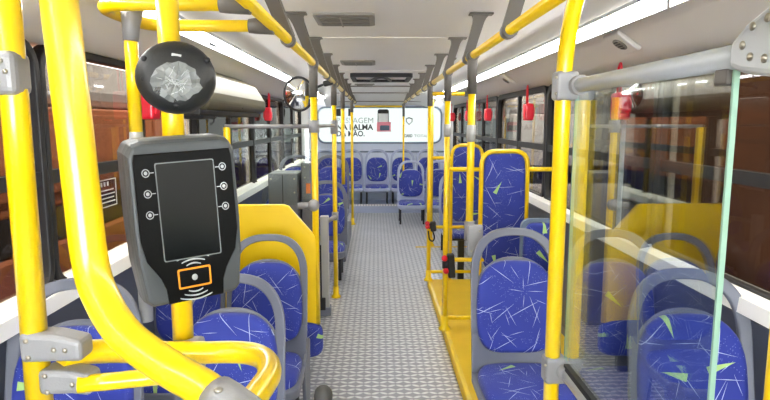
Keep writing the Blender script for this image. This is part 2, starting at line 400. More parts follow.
# ------------------------------------------------------------------ outside
struct(MB().box((0, 5, -.95), (24, 34, .1)), 'ground', 'ground')
struct(MB().box((-6.5, 6, 1.6), (.2, 26, 5.2)), 'garage_wall_left', 'garage')
struct(MB().box((5.2, 6, 1.6), (.2, 26, 5.2)), 'garage_wall_right', 'garage')
struct(MB().box((-.6, 19, 1.6), (12, .2, 5.2)), 'garage_wall_rear', 'garage')
struct(MB().box((-.6, 6, 4.3), (12, 27, .2)), 'garage_roof', 'garage_roof')
mb = MB(); mb.box((-4.2, -5, 1.6), (4.6, .2, 5.2)); mb.box((3.7, -5, 1.6), (3.6, .2, 5.2)); struct(mb, 'front_sky_blocker', 'garage')  # unseen wall added to keep sky light from flooding the sides
def coach(x, y0, y1, side, lower, label, stripe=None):
    t = thing('parked_bus', (x, (y0+y1)/2, -.9), label, 'bus', 'buses parked outside the windows')
    L = y1-y0; h = 3.0
    b = MB().box((0, 0, .38+.55), (1.9, L, 1.1), bev=.05).build('lower_body', lower, t)
    MB().box((0, 0, 1.48+.14), (1.88, L-.02, .28)).build('belt_band', 'coach_dark', t)
    MB().box((0, 0, 2.15), (1.9, L, .8), bev=.02).build('window_band', lower if stripe is None else stripe, t)
    r = MB().box((0, 0, 2.85), (1.9, L, .6), bev=.15, seg=3).build('roof', 'coach_white', t)
    for k in range(int(L/1.5)):
        yy = -L/2+.9+k*1.5
        w = MB().box((-side*.955, yy, 2.18), (.02, 1.2, .62), bev=.004).build('window_glass', 'coach_dark' if stripe else lower, t)
    for yy in (-L/2+1.6, L/2-1.9):
        for q in (-1, 1):
            MB().tube([(q*.72, yy, .45), (q*.97, yy, .45)], .45, 24).build('wheel', 'tyre', t)
    return t
coach(-3.6, -1.0, 8.6, -1, 'coach_brown', 'brown bus with dark belt stripe and white roof outside the left windows')
coach(3.0, 9.0, 17.0, 1, 'coach_white', 'white bus parked outside the far right windows', 'coach_white')
for (x, y) in ((-1.9, 1.5), (-1.9, 8.0), (1.9, 2.0), (1.9, 8.0)):  # unseen fill lights added to brighten the walls and buses outside
    l = bpy.data.lights.new('outside_fill', 'AREA'); l.shape = 'RECTANGLE'; l.size = .3; l.size_y = 2.5; l.energy = 300 if x < 0 else 190; l.color = (1, .9, .78)
    o = bpy.data.objects.new('outside_fill', l); o.location = (x, y, 4.15); COL.objects.link(o)

# ------------------------------------------------------------------ lights in the coving
for sx, nm in ((-1, 'left'), (1, 'right')):
    for k in range(7):
        y = -1.2+k*1.66
        where = ['behind the camera', 'nearest the camera', 'second from the camera', 'third from the camera', 'fourth from the camera', 'fifth from the camera', 'last before the rear wall'][k]
        t = thing('ceiling_light', (sx*.955, y+.8, 1.972), 'long thin white light strip in the %s ceiling coving, %s' % (nm, where), 'light', 'light strips along the ceiling')
        dz = -.03 if k == 6 else 0
        MB().box((0, 0, dz+.004), (.105, 1.63, .018), bev=.004).build('housing', 'alu', t)
        MB().box((sx*.006, 0, dz-.024), (.006, 1.63, .045)).build('outer_skirt', 'alu', t)  # skirt added to shield the side panel from the diffuser's light
        MB().box((-sx*.030, 0, dz-.016), (.024, 1.60, .022), bev=.005).build('diffuser', 'strip', t)
        if sx < 0 and k == 2: MB().box((.008, .35, -.012), (.07, .12, .02), rot=(0, sx*R(35), 0), bev=.003).build('connector_block', 'rubber', t)

# ------------------------------------------------------------------ ceiling fittings
def vent(y, L, lab, w=.33, x=-.235):
    t = thing('ceiling_vent', (x, y, 2.1), lab, 'vent', 'grey ceiling vents')
    lo = rrect(w, L, .03, 4); li = rrect(w-.03, L-.03, .02, 4)
    mb = MB(); mb.loft([[(a, b, .0) for a, b in lo], [(a, b, -.012) for a, b in lo], [(a, b, -.016) for a, b in li]]); mb.build('frame', 'vent', t)
    for k in range(3): MB().box((0, (k-1)*L*.26, -.018), (w-.06, L*.2, .006), bev=.002).build('slat', 'ventdark', t)
    MB().box((-.02, 0, -.022), (.008, L-.06, .004)).build('rib', 'vent', t)
vent(3.33, .36, 'widest looking grey ceiling vent, the one nearest the camera')
vent(5.7, .36, 'grey ceiling vent in the middle, just ahead of the black roof hatch')
vent(9.0, .36, 'small grey ceiling vent beyond the black roof hatch', .30)
t = thing('roof_hatch', (-.0, 7.42, 2.1), 'black framed emergency roof hatch in the ceiling with curved centre bar', 'hatch')
lo, li = rrect(.74, .96, .04, 4), rrect(.64, .80, .03, 4)
MB().strip([(a, b, 0) for a, b in lo], [(a, b, 0) for a, b in li], (0, 0, -.045), closed=True).build('frame', 'rubber', t)
MB().box((0, 0, -.008), (.64, .80, .012)).build('panel', 'sidepan', t)
MB().tube([(-.13+.26*k/12, .38-.62*sin(pi*k/12), -.03) for k in range(13)], .018, 8).build('release_handle', 'rubber', t)
def speaker(y, lab, sx=1):
    t = thing('wall_speaker', (sx*1.085, y, 1.905), lab, 'speaker', None, (0, sx*R(35), 0))
    MB().box((0, 0, -.010), (.14, .18, .022), bev=.010, seg=3).build('housing', 'sidepan', t)
    g = MB(); g.loft([[(r*cos(2*pi*k/24), 1.25*r*sin(2*pi*k/24), z) for k in range(24)] for r, z in ((.036, -.019), (.036, -.024), (.030, -.026))]); g = g.build('grille', 'vent', t)
    for k in range(4): MB().box((-.021+.014*k, 0, -.027), (.005, .055-.012*abs(k-1.5), .004)).build('grille_slot', 'rubber', g)
speaker(2.76, 'small beige speaker with dark slots on the right side panel near the camera')
speaker(5.15, 'small beige speaker on the right side panel further down the bus')

# ------------------------------------------------------------------ handrails with hangers
HY = [.25, 1.2, 2.2, 3.15, 4.05, 5.0, 5.95, 6.9, 7.85, 8.8, 9.7]
def railing(sx, nm):
    t = thing('ceiling_handrail', (sx*.42, 0, 1.86), 'long yellow overhead handrail hung on grey brackets, %s side of aisle' % nm, 'handrail', 'overhead handrails')
    MB().tube([(0, -1.6, 0), (0, 10.2, 0)], .0195, 14).build('tube', 'yellow', t)
    for y in HY:
        yb = y+.22 if sx < 0 else y-.03
        top = Vector((sx*.07, y, .238)); dz = -.06 if y > 9.2 else 0; top.z += dz
        bot = Vector((0, yb, .01)); d = bot-top
        mb = MB()
        mb.box(top+Vector((0, 0, -.005)), (.125, .06, .010), bev=.003)
        side = Vector((1, 0, 0)); nrm = d.cross(side).normalized()
        W = [(0, .058), (.04, .046), (.10, .036), (.2, .030), (.6, .0265), (1, .0265)]
        mb.loft([[top+d*f+side*w*a+nrm*.013*b for a, b in ((-1, -1), (1, -1), (1, 1), (-1, 1))] for f, w in W])
        mb.tube([(0, yb-.028, 0), (0, yb+.028, 0)], .029, 14)
        mb.build('hanger', 'darkclamp', t)
    return t
railing(-1, 'left'); railing(1, 'right')
struct_rail = thing('rear_crossbar', (0, 10.18, 1.86), 'yellow crossbar joining both handrails above the rear seats', 'handrail')
MB().tube([(-.42, 0, -.06), (-.42, .03, -.06), (.42, .03, -.06), (.42, 0, -.06)], .018, 10, .03).build('tube', 'yellow', struct_rail)

def pole(x, y, z0, z1, lab, r=.0195, base=False, group='vertical grab poles', tee=True, sleeve=None):
    t = thing('grab_pole', (x, y, z0), lab, 'pole', group)
    MB().tube([(0, 0, 0), (0, 0, z1-z0-.09 if tee else z1-z0)], r, 16).build('tube', 'yellow', t)
    if tee:
        h = z1-z0
        mb = MB(); mb.tube([(0, 0, h-.19), (0, 0, h-.05), (0, 0, h)], [r*1.22, r*1.3, r*1.5], 16); mb.tube([(0, -.045, h), (0, .045, h)], .0285, 14); mb.build('tee_joint', 'darkclamp', t)
    if sleeve: MB().tube([(0, 0, sleeve-z0), (0, 0, sleeve-z0+.085)], r*1.18, 16).build('sleeve', 'lightgrey', t)
    if base:
        mb = MB(); mb.tube([(0, 0, 0), (0, 0, .012), (0, 0, .03), (0, 0, .10)], [.042, .042, .026, .024], 18); mb.build('base_flange', 'yellow', t)
    return t
pole(-.42, 3.36, .33, 1.86, 'yellow pole rising from the edge of the yellow partition panel to left handrail')
p5 = pole(-.42, 4.96, .0, 1.86, 'yellow floor pole beside the left seats, behind the partition', base=True)
pole(-.42, 6.27, .86, 1.86, 'thin yellow pole standing on a left seat back, behind the partition')
pole(-.42, 8.62, .0, 1.86, 'farthest yellow floor pole on the left side of the aisle', base=True)
pole(.42, 2.97, .94, 1.86, 'yellow pole standing on the grey bracket of the front right seat', sleeve=1.43)
p4 = pole(.42, 3.97, .065, 1.86, 'yellow floor pole on the platform edge with red button box', base=True, sleeve=1.43)
p53 = pole(.42, 5.26, .065, 1.86, 'second yellow pole on the platform edge, farther from the camera', base=True)
pole(.395, 9.76, .15, 1.81, 'thin yellow pole beside the rear bench, right of centre', r=.016)
pole(.62, 7.1, .0, 1.80, 'pale yellow pole between the far right seats', r=.016, tee=False, base=True)
# cross rail over the wheelchair bay
t = thing('bay_crossbar', (.42, 5.26, 1.78), 'short yellow crossbar on two grey hangers above the right padded panels', 'handrail')
MB().tube([(.0, 0, 0), (.36, 0, 0)], .018, 12).build('tube', 'yellow', t)
for dx in (.16, .34):
    mb = MB(); mb.box((dx+.04, .02, .305), (.05, .13, .012))
    mb.loft([[(dx+.04*f+a*.012, .02*f+b*.03, .305*f) for a, b in ((-1, -1), (1, -1), (1, 1), (-1, 1))] for f in (0, .5, 1)])
    mb.tube([(dx-.03, 0, 0), (dx+.03, 0, 0)], .025, 10); mb.build('hanger', 'darkclamp', t)

# ------------------------------------------------------------------ seats
def grid_pad(contour, depth_fn, conv, n=36, rings=9):
    """domed pad: contour(t)->(a,b), scaled towards its centre, depth_fn(s)->height, conv(a,b,d)->xyz; uv=(a,b)"""
    mb = MB(); bm = mb.bm; uvl = bm.loops.layers.uv.new('UVMap'); co = {}
    cs = [contour(2*pi*k/n) for k in range(n)]; cb = sum(c[1] for c in cs)/n
    scl = [1.0, 1.0, .985, .95, .88, .75, .58, .38, .18][:rings]
    dep = [0.0, .3, .6, .82, .93, .97, .99, 1.0, 1.0][:rings]
    R_ = []
    for s_, d in zip(scl, dep):
        ring = []
        for a, b in cs:
            p = (a*s_, cb+(b-cb)*s_); v = bm.verts.new(conv(p[0], p[1], depth_fn(d))); co[v] = p; ring.append(v)
        R_.append(ring)
    c = bm.verts.new(conv(0, cb, depth_fn(1.0))); co[c] = (0, cb)
    for a, b in zip(R_, R_[1:]):
        for k in range(n): bm.faces.new((a[k], a[(k+1) % n], b[(k+1) % n], b[k])).smooth = True
    for k in range(n): bm.faces.new((R_[-1][k], R_[-1][(k+1) % n], c)).smooth = True
    bm.faces.new(R_[0][::-1])
    for f in bm.faces:
        for l in f.loops: l[uvl].uv = co[l.vert]
    return mb
def sgnpow(v, e): return math.copysign(abs(v)**e, v)
A_ = .212
def backpt(x, v, d=0.0):       # v along the back, d towards the sitter
    tl = R(11); cur = -.035*(x/A_)**2
    y = .13+v*sin(tl)+cur-d*cos(tl); z = .37+v*cos(tl)+d*sin(tl)*.5
    return (x, y, z)
def make_seat(kind, label):
    """kind: 'plain' low legs, 'panel' with side panel, 'rear' pale shell and black loop legs"""
    t = thing('passenger_seat', (0, 0, 0), label, 'seat', None)
    sm = 'rearshell' if kind == 'rear' else 'shell'
    mb = MB(); N = 30
    O, I = [], []
    for v in (.10, .17, .24, .30): O.append((-A_, v)); I.append((-A_+.045-.006*(v-.1)/.2, v))
    for k in range(N+1):
        th = pi-pi*k/N
        O.append((A_*sgnpow(cos(th), .76), .34+.235*sgnpow(sin(th), .76)))
        I.append(((A_-.040)*sgnpow(cos(th), .76), .34+.198*sgnpow(sin(th), .76)))
    for v in (.30, .24, .17, .10): O.append((A_, v)); I.append((A_-.045+.006*(v-.1)/.2, v))
    for sec in (0,):
        Vf = [[mb.bm.verts.new(backpt(x, v, d)) for x, v in L] for L, d in ((O, .004), (O, .026), (I, .026), (I, .004))]
        n = len(O)
        for i in range(n-1):
            for k in range(4):
                a, b = Vf[k], Vf[(k+1) % 4]; mb.bm.faces.new((a[i], a[i+1], b[i+1], b[i]))
        mb.bm.faces.new([q[0] for q in Vf]); mb.bm.faces.new([q[-1] for q in Vf][::-1])
    # solid back below the loop
    cols = 17; rowsn = 7; F, B = [], []
    for i in range(cols):
        u = -1+2*i/(cols-1); x = u*(A_-.002)
        top = .215+.225*max(0, 1-abs(u)**2.3)**.5
        F.append([mb.bm.verts.new(backpt(x, -.10+(top+.10)*j/rowsn, .018)) for j in range(rowsn+1)])
        B.append([mb.bm.verts.new(backpt(x, -.10+(top+.10)*j/rowsn, -.004)) for j in range(rowsn+1)])
    for i in range(cols-1):
        for j in range(rowsn):
            mb.bm.faces.new((F[i][j], F[i+1][j], F[i+1][j+1], F[i][j+1])).smooth = True
            mb.bm.faces.new((B[i][j], B[i][j+1], B[i+1][j+1], B[i+1][j])).smooth = True
        mb.bm.faces.new((F[i][0], B[i][0], B[i+1][0], F[i+1][0])); mb.bm.faces.new((F[i][-1], F[i+1][-1], B[i+1][-1], B[i][-1]))
    for i in (0, cols-1):
        for j in range(rowsn): mb.bm.faces.new((F[i][j], F[i][j+1], B[i][j+1], B[i][j]))
    bevel(mb.build('backrest_shell', sm, t), .006)
    def con(th):
        c, s_ = cos(th), sin(th); a = (A_-.026)*sgnpow(c, .55)
        b = .19+(.235 if s_ > 0 else .185)*sgnpow(s_, .66)
        return (a*(1-.10*max(0, s_)**3), b)
    grid_pad(con, lambda d: .019+.040*d, lambda a, b, d: backpt(a, b, d)).build('back_pad', 'fabric', t)
    # squab
    mb = MB(); lo = rrect(.424, .45, .07, 6, 0, -.095)
    li = [(x*.86, -.095+(y+.095)*.86) for x, y in lo]
    mb.loft([[(x, y, .225) for x, y in li], [(x, y, .255) for x, y in lo], [(x, y, .295) for x, y in lo]], smooth=True); bevel(mb.build('seat_shell', sm, t), .006)
    con2 = lambda th: (.198*sgnpow(cos(th), .5), -.098+.205*sgnpow(sin(th), .55))
    grid_pad(con2, lambda d: d, lambda a, b, d: (a, b, (.293)+.045*d-.02*max(0, (-b-.1)/.2)**2)).build('seat_pad', 'fabric', t)
    dz = -.12 if kind == 'plain_high' else 0
    for q in (-1, 1):
        if kind == 'rear':
            MB().tube([(q*.175, -.24, 0), (q*.175, -.24, .24), (q*.175, .08, .24), (q*.175, .08, 0)], .014, 8, .04).build('leg', 'steel_dark', t)
        else:
            MB().tube([(q*.15, -.22, 0), (q*.15, -.16, .24), (q*.15, .05, .24), (q*.15, .09, 0)], .016, 8, .05).build('leg', 'steel_dark', t)
    if kind == 'rear': MB().box((0, -.24, .235), (.35, .03, .03)).build('cross_bar', 'steel_dark', t)
    if kind == 'panel':
        mb = MB(); mb.loft([[(A_+.003-.018*(k == 1), y, z) for y, z in ((.0, .02), (.16, .02), (.19, .37), (-.06, .28))] for k in (0, 1)]); bevel(mb.build('side_panel', 'shell', t), .006)
    return t
SEATS = [
 # kind, x, y, z, rotz, label
 ('panel', -.63, 2.02, 0, 0, 'blue seat with grey loop back behind the yellow U bar, nearest on the left'),
 ('plain', -1.005, 1.60, .10, 0, 'left window seat nearest the camera, below the window and behind the yellow poles'),
 ('panel', -.64, 2.84, 0, 0, 'blue seat with grey loop back directly in front of yellow partition panel'),
 ('plain', -1.05, 2.84, 0, 0, 'left window seat beside the yellow partition, mostly hidden by the card reader'),
 ('plain', -.57, 5.72, 0, 0, 'dark blue left aisle seat with grey loop just behind the turnstile cabinets'),
 ('plain', -1.02, 5.72, 0, 0, 'left window seat behind the grey turnstile cabinets'),
 ('plain', -.60, 6.85, .20, 0, 'raised left aisle seat with a tall grey loop, second row behind turnstile'),
 ('plain', -1.03, 6.85, .20, 0, 'raised left window seat, second row behind the turnstile'),
 ('plain', .590, 2.50, .065, 0, 'bright blue front right aisle seat beside the yellow platform edge'),
 ('plain', 1.035, 2.46, .065, 0, 'right window seat seen through glass, beside the front aisle seat'),
 ('plain', .995, 1.72, .065, 0, 'large blue seat close behind the right glass partition'),
 ('rear', .475, 8.86, .0, 0, 'blue seat standing forward of the rear bench, right of the aisle'),
 ('rear', .92, 8.86, .0, 0, 'right window seat in the row just ahead of rear bench'),
 ('rear', .90, 6.75, .0, 0, 'right window seat behind the padded panels and yellow poles'),
 ('rear', -.05, 10.05, .12, 0, 'rear bench seat in the middle, facing straight up the aisle'),
 ('rear', -.50, 10.05, .12, 0, 'rear bench seat just left of the middle one'),
 ('rear', -.95, 10.05, .12, 0, 'rear bench seat in the left corner'),
 ('rear', .40, 10.05, .12, 0, 'rear bench seat just right of the middle one, half hidden'),
 ('rear', .85, 10.05, .12, 0, 'rear bench seat in the right corner'),
]
protos = {}
for kd, x, y, z, rz, lab in SEATS:
    if kd not in protos: o = protos[kd] = make_seat(kd, lab)
    else: o = copy_tree(protos[kd])
    o.location = (x, y, z); o.rotation_euler.z = rz; o['label'] = lab
    if x < -1.04: o.scale.x = .9
    if z == .065: o.scale.z = 1.03
    o['group'] = 'rear bench seats' if y > 9.5 else 'passenger seats with blue pads'
struct(MB().box((-.82, 7.0, .1), (.84, 1.5, .2), bev=.01), 'floor_raised_left', 'shell')

# seat bracket under the pole on the front right seat
t = thing('seat_bracket', (.41, 2.83, .97), 'grey bolted plate clamping a yellow pole to the front right seat', 'bracket')
MB().box((.02, .02, -.03), (.075, .03, .16), bev=.006).build('plate', 'clamp', t)
MB().tube([(.01, .14, -.05), (.01, .14, .05)], .026, 14).build('collar', 'clamp', t)
MB().box((.012, .08, 0), (.02, .12, .06), bev=.004).build('arm', 'clamp', t)
for q in ((.0, -.08), (.04, -.08), (.04, .02)): MB().sphere((q[0], .003, q[1]), (.006, .004, .006), u=10, v=6).build('bolt', 'bolt', t)

# ------------------------------------------------------------------ padded panels in yellow frames (wheelchair bay)
def pad_panel(x0, x1, y, zt, zb, lab, xw):
    t = thing('padded_backrest_panel', (x0, y, .065), lab, 'panel', 'tall blue padded panels in yellow frames')
    w = x1-x0; H = zt-.08; zb -= .08; r = .0165
    MB().tube([(0, 0, 0), (0, 0, H), (w, 0, H), (w, 0, 0)], r, 12, .10).build('frame', 'yellow', t)
    def con(th): 
        c, s_ = cos(th), sin(th)
        return (w/2*.93*sgnpow(c, .30), (H+zb)/2+(H-zb)/2*.975*sgnpow(s_, .34))
    m2 = grid_pad(con, lambda d: d*.035, lambda a, b, d: (w/2+a, .012-d, b)); m2.build('upholstered_pad', 'fabric', t)
    zr = 1.22-.08
    MB().tube([(.437-x0, 0, zr), (0, 0, zr)], r*.95, 10).build('upper_rail', 'yellow', t)
    if xw: MB().tube([(w, 0, zr), (xw-x0, 0, zr), ], r*.95, 10).build('wall_rail', 'yellow', t); MB().tube([(xw-x0-.02, 0, zr), (xw-x0, 0, zr)], .035, 14).build('wall_flange', 'yellow', t)
    MB().tube([(.437-x0, 0, .50), (0, 0, .50)], r*.95, 10).build('middle_rail', 'yellow', t)
    MB().tube([(0, 0, .50), (w, 0, .50)], r*.95, 10).build('middle_rail', 'yellow', t)
    MB().tube([(.437-x0, 0, .075), (w, 0, .075)], r*.95, 10).build('lower_rail', 'yellow', t)
    return t
pad_panel(.665, .985, 4.0, 1.345, .50, 'tall blue padded panel in a yellow tube frame behind the front right seat', 1.20)
pad_panel(.625, .905, 5.29, 1.335, .62, 'farther tall blue padded panel in yellow frame, partly hidden by a pole', None)
t = thing('folding_seat', (.76, 5.53, 0), 'small blue flip seat cushion on a black post under the farther padded panel', 'seat')
grid_pad(lambda th: (.16*sgnpow(cos(th), .5), .17*sgnpow(sin(th), .5)), lambda d: d*.05, lambda a, b, d: (a, b-.0, .44+d)).build('seat_pad', 'fabric', t)
MB().box((0, 0, .43), (.30, .31, .03), bev=.01).build('seat_base', 'steel_dark', t)
MB().box((0, 0, .21), (.06, .06, .42), bev=.006).build('post', 'steel_dark', t)
t = thing('low_seat_back', (.90, 3.35, .065), 'short blue seat back without loop between front right seat and window', 'seat')
grid_pad(lambda th: (.10*sgnpow(cos(th), .4), .62+.26*sgnpow(sin(th), .45)), lambda d: d*.04, lambda a, b, d: (a, -d, b)).build('back_pad', 'fabric', t)
MB().loft([[(x, dy, z) for x, z in rrect(.22, .56, .05, 5, 0, .62)] for dy in (.0, .035)]).build('backrest_shell', 'paleblue', t)
MB().box((0, .02, .18), (.05, .04, .36), bev=.005).build('leg', 'steel_dark', t)

# strap and red button boxes on the poles
def belt(x, y, z, lab, loop):
    t = thing('stop_button_box', (x, y, z), lab, 'button box', 'black button boxes on the poles')
    MB().box((.035, -.012, 0), (.05, .05, .17 if not loop else .09), rot=(0, R(-4), 0), bev=.01).build('casing', 'rubber', t)
    for q in ((-.012, .055), (.0, -.035)) if not loop else ((-.02, .03), (-.018, 0)):
        MB().sphere((q[0], -.022, q[1]), (.022, .02, .022), u=14, v=8).build('button', 'red', t)
    MB().tube([(0, 0, -.02), (0, 0, .03)], .026, 12).build('collar', 'rubber', t)
    if loop: MB().tube([(.03, -.02, -.04), (.05, -.03, -.10), (.03, -.03, -.14), (.0, -.02, -.12), (-.01, -.02, -.04)], .007, 8, .03).build('strap', 'rubber', t)
belt(.42, 3.94, .54, 'black box with two red buttons on the nearer platform pole', False)
belt(.42, 5.22, .585, 'small black box with red button and hanging strap on farther platform pole', True)

# ------------------------------------------------------------------ left partition (yellow panel, glass, grey rail)
PY = 3.36
t = thing('partition_screen', (-.9, PY, 0), 'yellow partition panel with chamfered corner, glass and grey top rail', 'partition')
out = [(-.28, .33), (.478, .33), (.485, .84), (.475, .87), (.325, 1.045), (.295, 1.055), (-.28, 1.055)]
bevel(MB().loft([[(x, dy, z) for x, z in out] for dy in (-.02, .012)]).build('yellow_panel', 'yellow_panel', t), .006)
pd = grid_pad(lambda th: (.26*sgnpow(cos(th), .4), .235+.115*sgnpow(sin(th), .45)), lambda d: d*.04, lambda a, b, d: (.255+a, -.0-d, b)).build('lower_pad', 'fabric', t)
MB().box((.12, .05, .17), (.50, .06, .34), bev=.01).build('lower_box', 'steel_dark', t)
MB().box((.23, 0, 1.27), (.44, .006, .44)).build('glass_pane', 'leftglass', t)
MB().tube([(-.02, 0, 1.05), (-.02, 0, 1.50)], .0195, 12).build('post', 'yellow', t)
MB().tube([(-.03, 0, 1.505), (.48, 0, 1.505)], .011, 12).build('top_rail', 'clamp', t)
mb = MB(); mb.tube([(.48, -.01, 1.505), (.48, 1.6, 1.50)], .011, 12); mb.build('top_rail', 'clamp', t)
mb = MB(); mb.tube([(.48, 0, 1.47), (.48, 0, 1.54)], .030, 14); mb.build('clamp', 'clamp', t)
MB().tube([(.48, 1.6, 1.43), (.48, 1.6, 1.545)], .032, 14).build('clamp', 'clamp', t)
mb = MB(); mb.sphere((.472, -.02, 1.05), (.034, .03, .036)); mb.tube([(.38, -.01, 1.045), (.48, -.01, 1.05)], .020, 12); mb.build('clamp', 'clamp', t)

# turnstile cabinets
t = thing('turnstile_cabinet', (-.745, 4.35, 0), 'wide grey steel turnstile cabinet behind the yellow partition', 'turnstile')
MB().box((0, 0, .58), (.215, .28, 1.16), bev=.012).build('body', 'cabinet', t)
MB().box((0, -.143, .98), (.006, .004, .34)).build('door_seam', 'rubber', t)
for q in ((-.085, 1.12), (.085, 1.12), (.085, 1.02)): MB().sphere((q[0], -.142, q[1]), (.007, .004, .007), u=10, v=6).build('bolt', 'bolt', t)
t = thing('turnstile_column', (-.575, 4.42, 0), 'narrow taller grey steel column with an orange sticker beside turnstile cabinet', 'turnstile')
MB().box((0, 0, .615), (.10, .24, 1.23), bev=.012).build('body', 'cabinet', t)
MB().box((.005, -.122, 1.04), (.032, .003, .075), bev=0).build('sticker', 'sticker', t)
for q in (1.12, 1.2): MB().sphere((-.02, -.121, q), (.007, .004, .007), u=10, v=6).build('bolt', 'bolt', t)
t = thing('gate_post', (-.472, 4.5, 0), 'light grey square gate post right of the yellow partition, with clamp arm', 'post')
MB().box((0, 0, .43), (.065, .07, .74), bev=.006).build('body', 'lightgrey', t)
MB().box((-.0, 0, .035), (.09, .10, .07), bev=.006).build('base', 'shell', t)
MB().box((-.02, -.04, .10), (.05, .03, .10), bev=.006).build('latch', 'rubber', t)
MB().box((-.03, -.037, .30), (.012, .02, .55)).build('edge_strip', 'rubber', t)
mb = MB(); mb.tube([(0, .03, .74), (.05, .44, .72)], .018, 10); mb.tube([(.052, .46, .69), (.052, .46, .76)], .028, 12); mb.build('clamp_arm', 'clamp', t)

# ------------------------------------------------------------------ front left poles and U bars
PAx, PAy = -.637, .94
t = thing('grab_pole', (PAx, PAy, 1.05), 'yellow pole at the left edge of the photo with grey bolted clamps', 'pole', 'vertical grab poles')
MB().tube([(0, 0, 0), (0, 0, 1.04)], .0205, 18).build('tube', 'yellow', t)
c = MB(); c.box((-.022, -.004, .555), (.085, .052, .068), bev=.012, seg=3); cl = c.build('upper_clamp', 'clamp', t)
for q in ((.006, .572), (.012, .556), (.0, .540), (-.008, .558)): MB().sphere((q[0]-.004, -.031, q[1]), (.0042, .003, .0042), u=10, v=6).build('bolt', 'bolt', cl)
for k, (x0, x1, zc, h0, h1) in enumerate(((-.014, .088, .112, .052, .040), (.012, .098, .052, .044, .040))):
    c = MB(); c.loft([[(x0, y, zc-h0/2), (x0+.055, y, zc-h0/2+.002), (x1, y, zc-h1/2-.004), (x1, y, zc+h1/2-.008), (x0+.055, y, zc+h0/2-.003), (x0, y, zc+h0/2)] for y in (-.024, .022)])
    cl = bevel(c.build('lower_clamp', 'clamp', t), .009, 3)
    for q in ((x0+.014, zc+.013), (x0+.016, zc-.015), (x0+.058, zc-.002), (x0+.076, zc-.003)): MB().sphere((q[0], -.0245, q[1]), (.0045, .003, .0045), u=10, v=6).build('bolt', 'bolt', cl)
t = thing('entry_bar', (-.60, .97, 1.11), 'yellow U shaped bar running right from the left edge pole below card reader', 'handrail')
MB().tube(spline([(.0, -.02, .028), (.05, .04, .01), (.12, .09, -.014), (.20, .108, -.022), (.255, .110, -.022), (.300, .098, -.022), (.330, .064, -.022), (.345, .010, -.022), (.342, -.045, -.022), (.330, -.12, -.022), (.305, -.25, -.022)], 7), .0215, 18).build('tube', 'yellow', t)
t = thing('entry_bar', (-.60, .93, 1.055), 'short lower yellow bar leaving the lowest clamp of the left edge pole', 'handrail')
MB().tube([(.04, -.01, .044), (.13, .02, .040), (.22, .05, .036)], .0145, 14, .05).build('tube', 'yellow', t)
t = thing('entry_pole', (-.423, .68, 1.23), 'thick bent yellow pole nearest the camera, curving right at the bottom', 'pole')
MB().tube(spline([(-.040, .03, .86), (-.018, .022, .62), (-.001, .013, .38), (.010, .006, .22), (.017, .0, .140), (.032, -.010, .095), (.065, -.025, .053), (.120, -.045, .022), (.169, -.07, .007), (.238, -.12, -.013), (.30, -.17, -.03)], 7), .0205, 20).build('tube', 'yellow', t)
c = MB(); d = Vector((.069, -.05, -.022)).normalized()
p = Vector((.182, -.079, .003)); c.tube([p, p+d*.02, p+d*.10], [.0245, .026, .026], 18); c.build('end_clamp', 'clamp', t)
for k in range(2): MB().sphere(p+d*(.018+.03*k)+Vector((-.004, -.012, .023)), (.005, .005, .003), u=10, v=6).build('bolt', 'bolt', t)
# validator pole
t = thing('grab_pole', (-.455, 1.13, 1.06), 'yellow pole carrying the card reader and the round black disc', 'pole', 'vertical grab poles')
MB().tube([(0, 0, 0), (0, 0, 1.05)], .0205, 18).build('tube', 'yellow', t)
c = MB().box((.012, -.012, .005), (.06, .055, .07), bev=.01).build('foot_clamp', 'clamp', t)
for q in (-.014, .018): MB().sphere((.022, -.041, q-.01), (.006, .004, .006), u=10, v=6).build('bolt', 'bolt', c)
# overhead U loop
t = thing('overhead_bar', (-.42, 1.7, 1.86), 'yellow overhead U bar with grey joints at the top left', 'handrail')
MB().tube([(0, .0, 0), (-.44, .0, 0), (-.44, .38, 0), (-.0, .38, 0)], .0205, 16, .11).build('tube', 'yellow', t)
for yy in (0, .38): MB().tube([(.0, yy, 0), (-.06, yy, 0), (-.085, yy, 0)], [.030, .027, .024], 16).build('joint', 'darkclamp', t)
t = thing('grab_pole', (-.80, 1.80, .90), 'yellow pole hanging from the overhead U bar behind the card reader', 'pole', 'vertical grab poles')
MB().tube([(0, 0, .60), (0, 0, .95)], .0195, 16).build('tube', 'yellow', t)
mb = MB(); mb.tube([(0, 0, .87), (.003, 0, .92), (.01, 0, .975)], [.022, .026, .034], 16); mb.build('tee_joint', 'clamp', t)
mb = MB(); mb.tube([(0, 0, 0), (0, 0, .55), (0, 0, .61)], [.021, .022, .019], 16); mb.build('lower_sleeve', 'lightgrey', t)

# ------------------------------------------------------------------ card reader
t = thing('card_reader', (-.383, .965, 1.366), 'black and gunmetal card reader with dark screen on a yellow pole', 'card reader', None, (R(1), R(-3), R(31)))
t.scale = (.90, 1, 1)
def lp(pts, y): return [(x, y, z) for x, z in pts]
KX = 1.0
body = [(-.088, .135), (-.07, .14), (.07, .14), (.088, .135), (.097, .12), (.099, .0), (.097, -.06), (.088, -.128), (.078, -.138), (-.078, -.138), (-.088, -.128), (-.097, -.06), (-.099, .0), (-.097, .12)]
sc = lambda k: [(x*k*KX, z*k) for x, z in body]
bevel(MB().loft([lp(sc(.94), .075), lp(sc(1.0), .06), lp(sc(1.0), .010), lp(sc(.98), -.006), lp(sc(.94), -.02)]).build('casing', 'device_grey', t), .004)
face = [(-.083, .118), (.083, .118), (.086, .105), (.087, -.02), (.080, -.055), (.060, -.085), (.052, -.105), (.050, -.131), (-.050, -.131), (-.052, -.105), (-.060, -.085), (-.080, -.055), (-.087, -.02), (-.086, .105)]
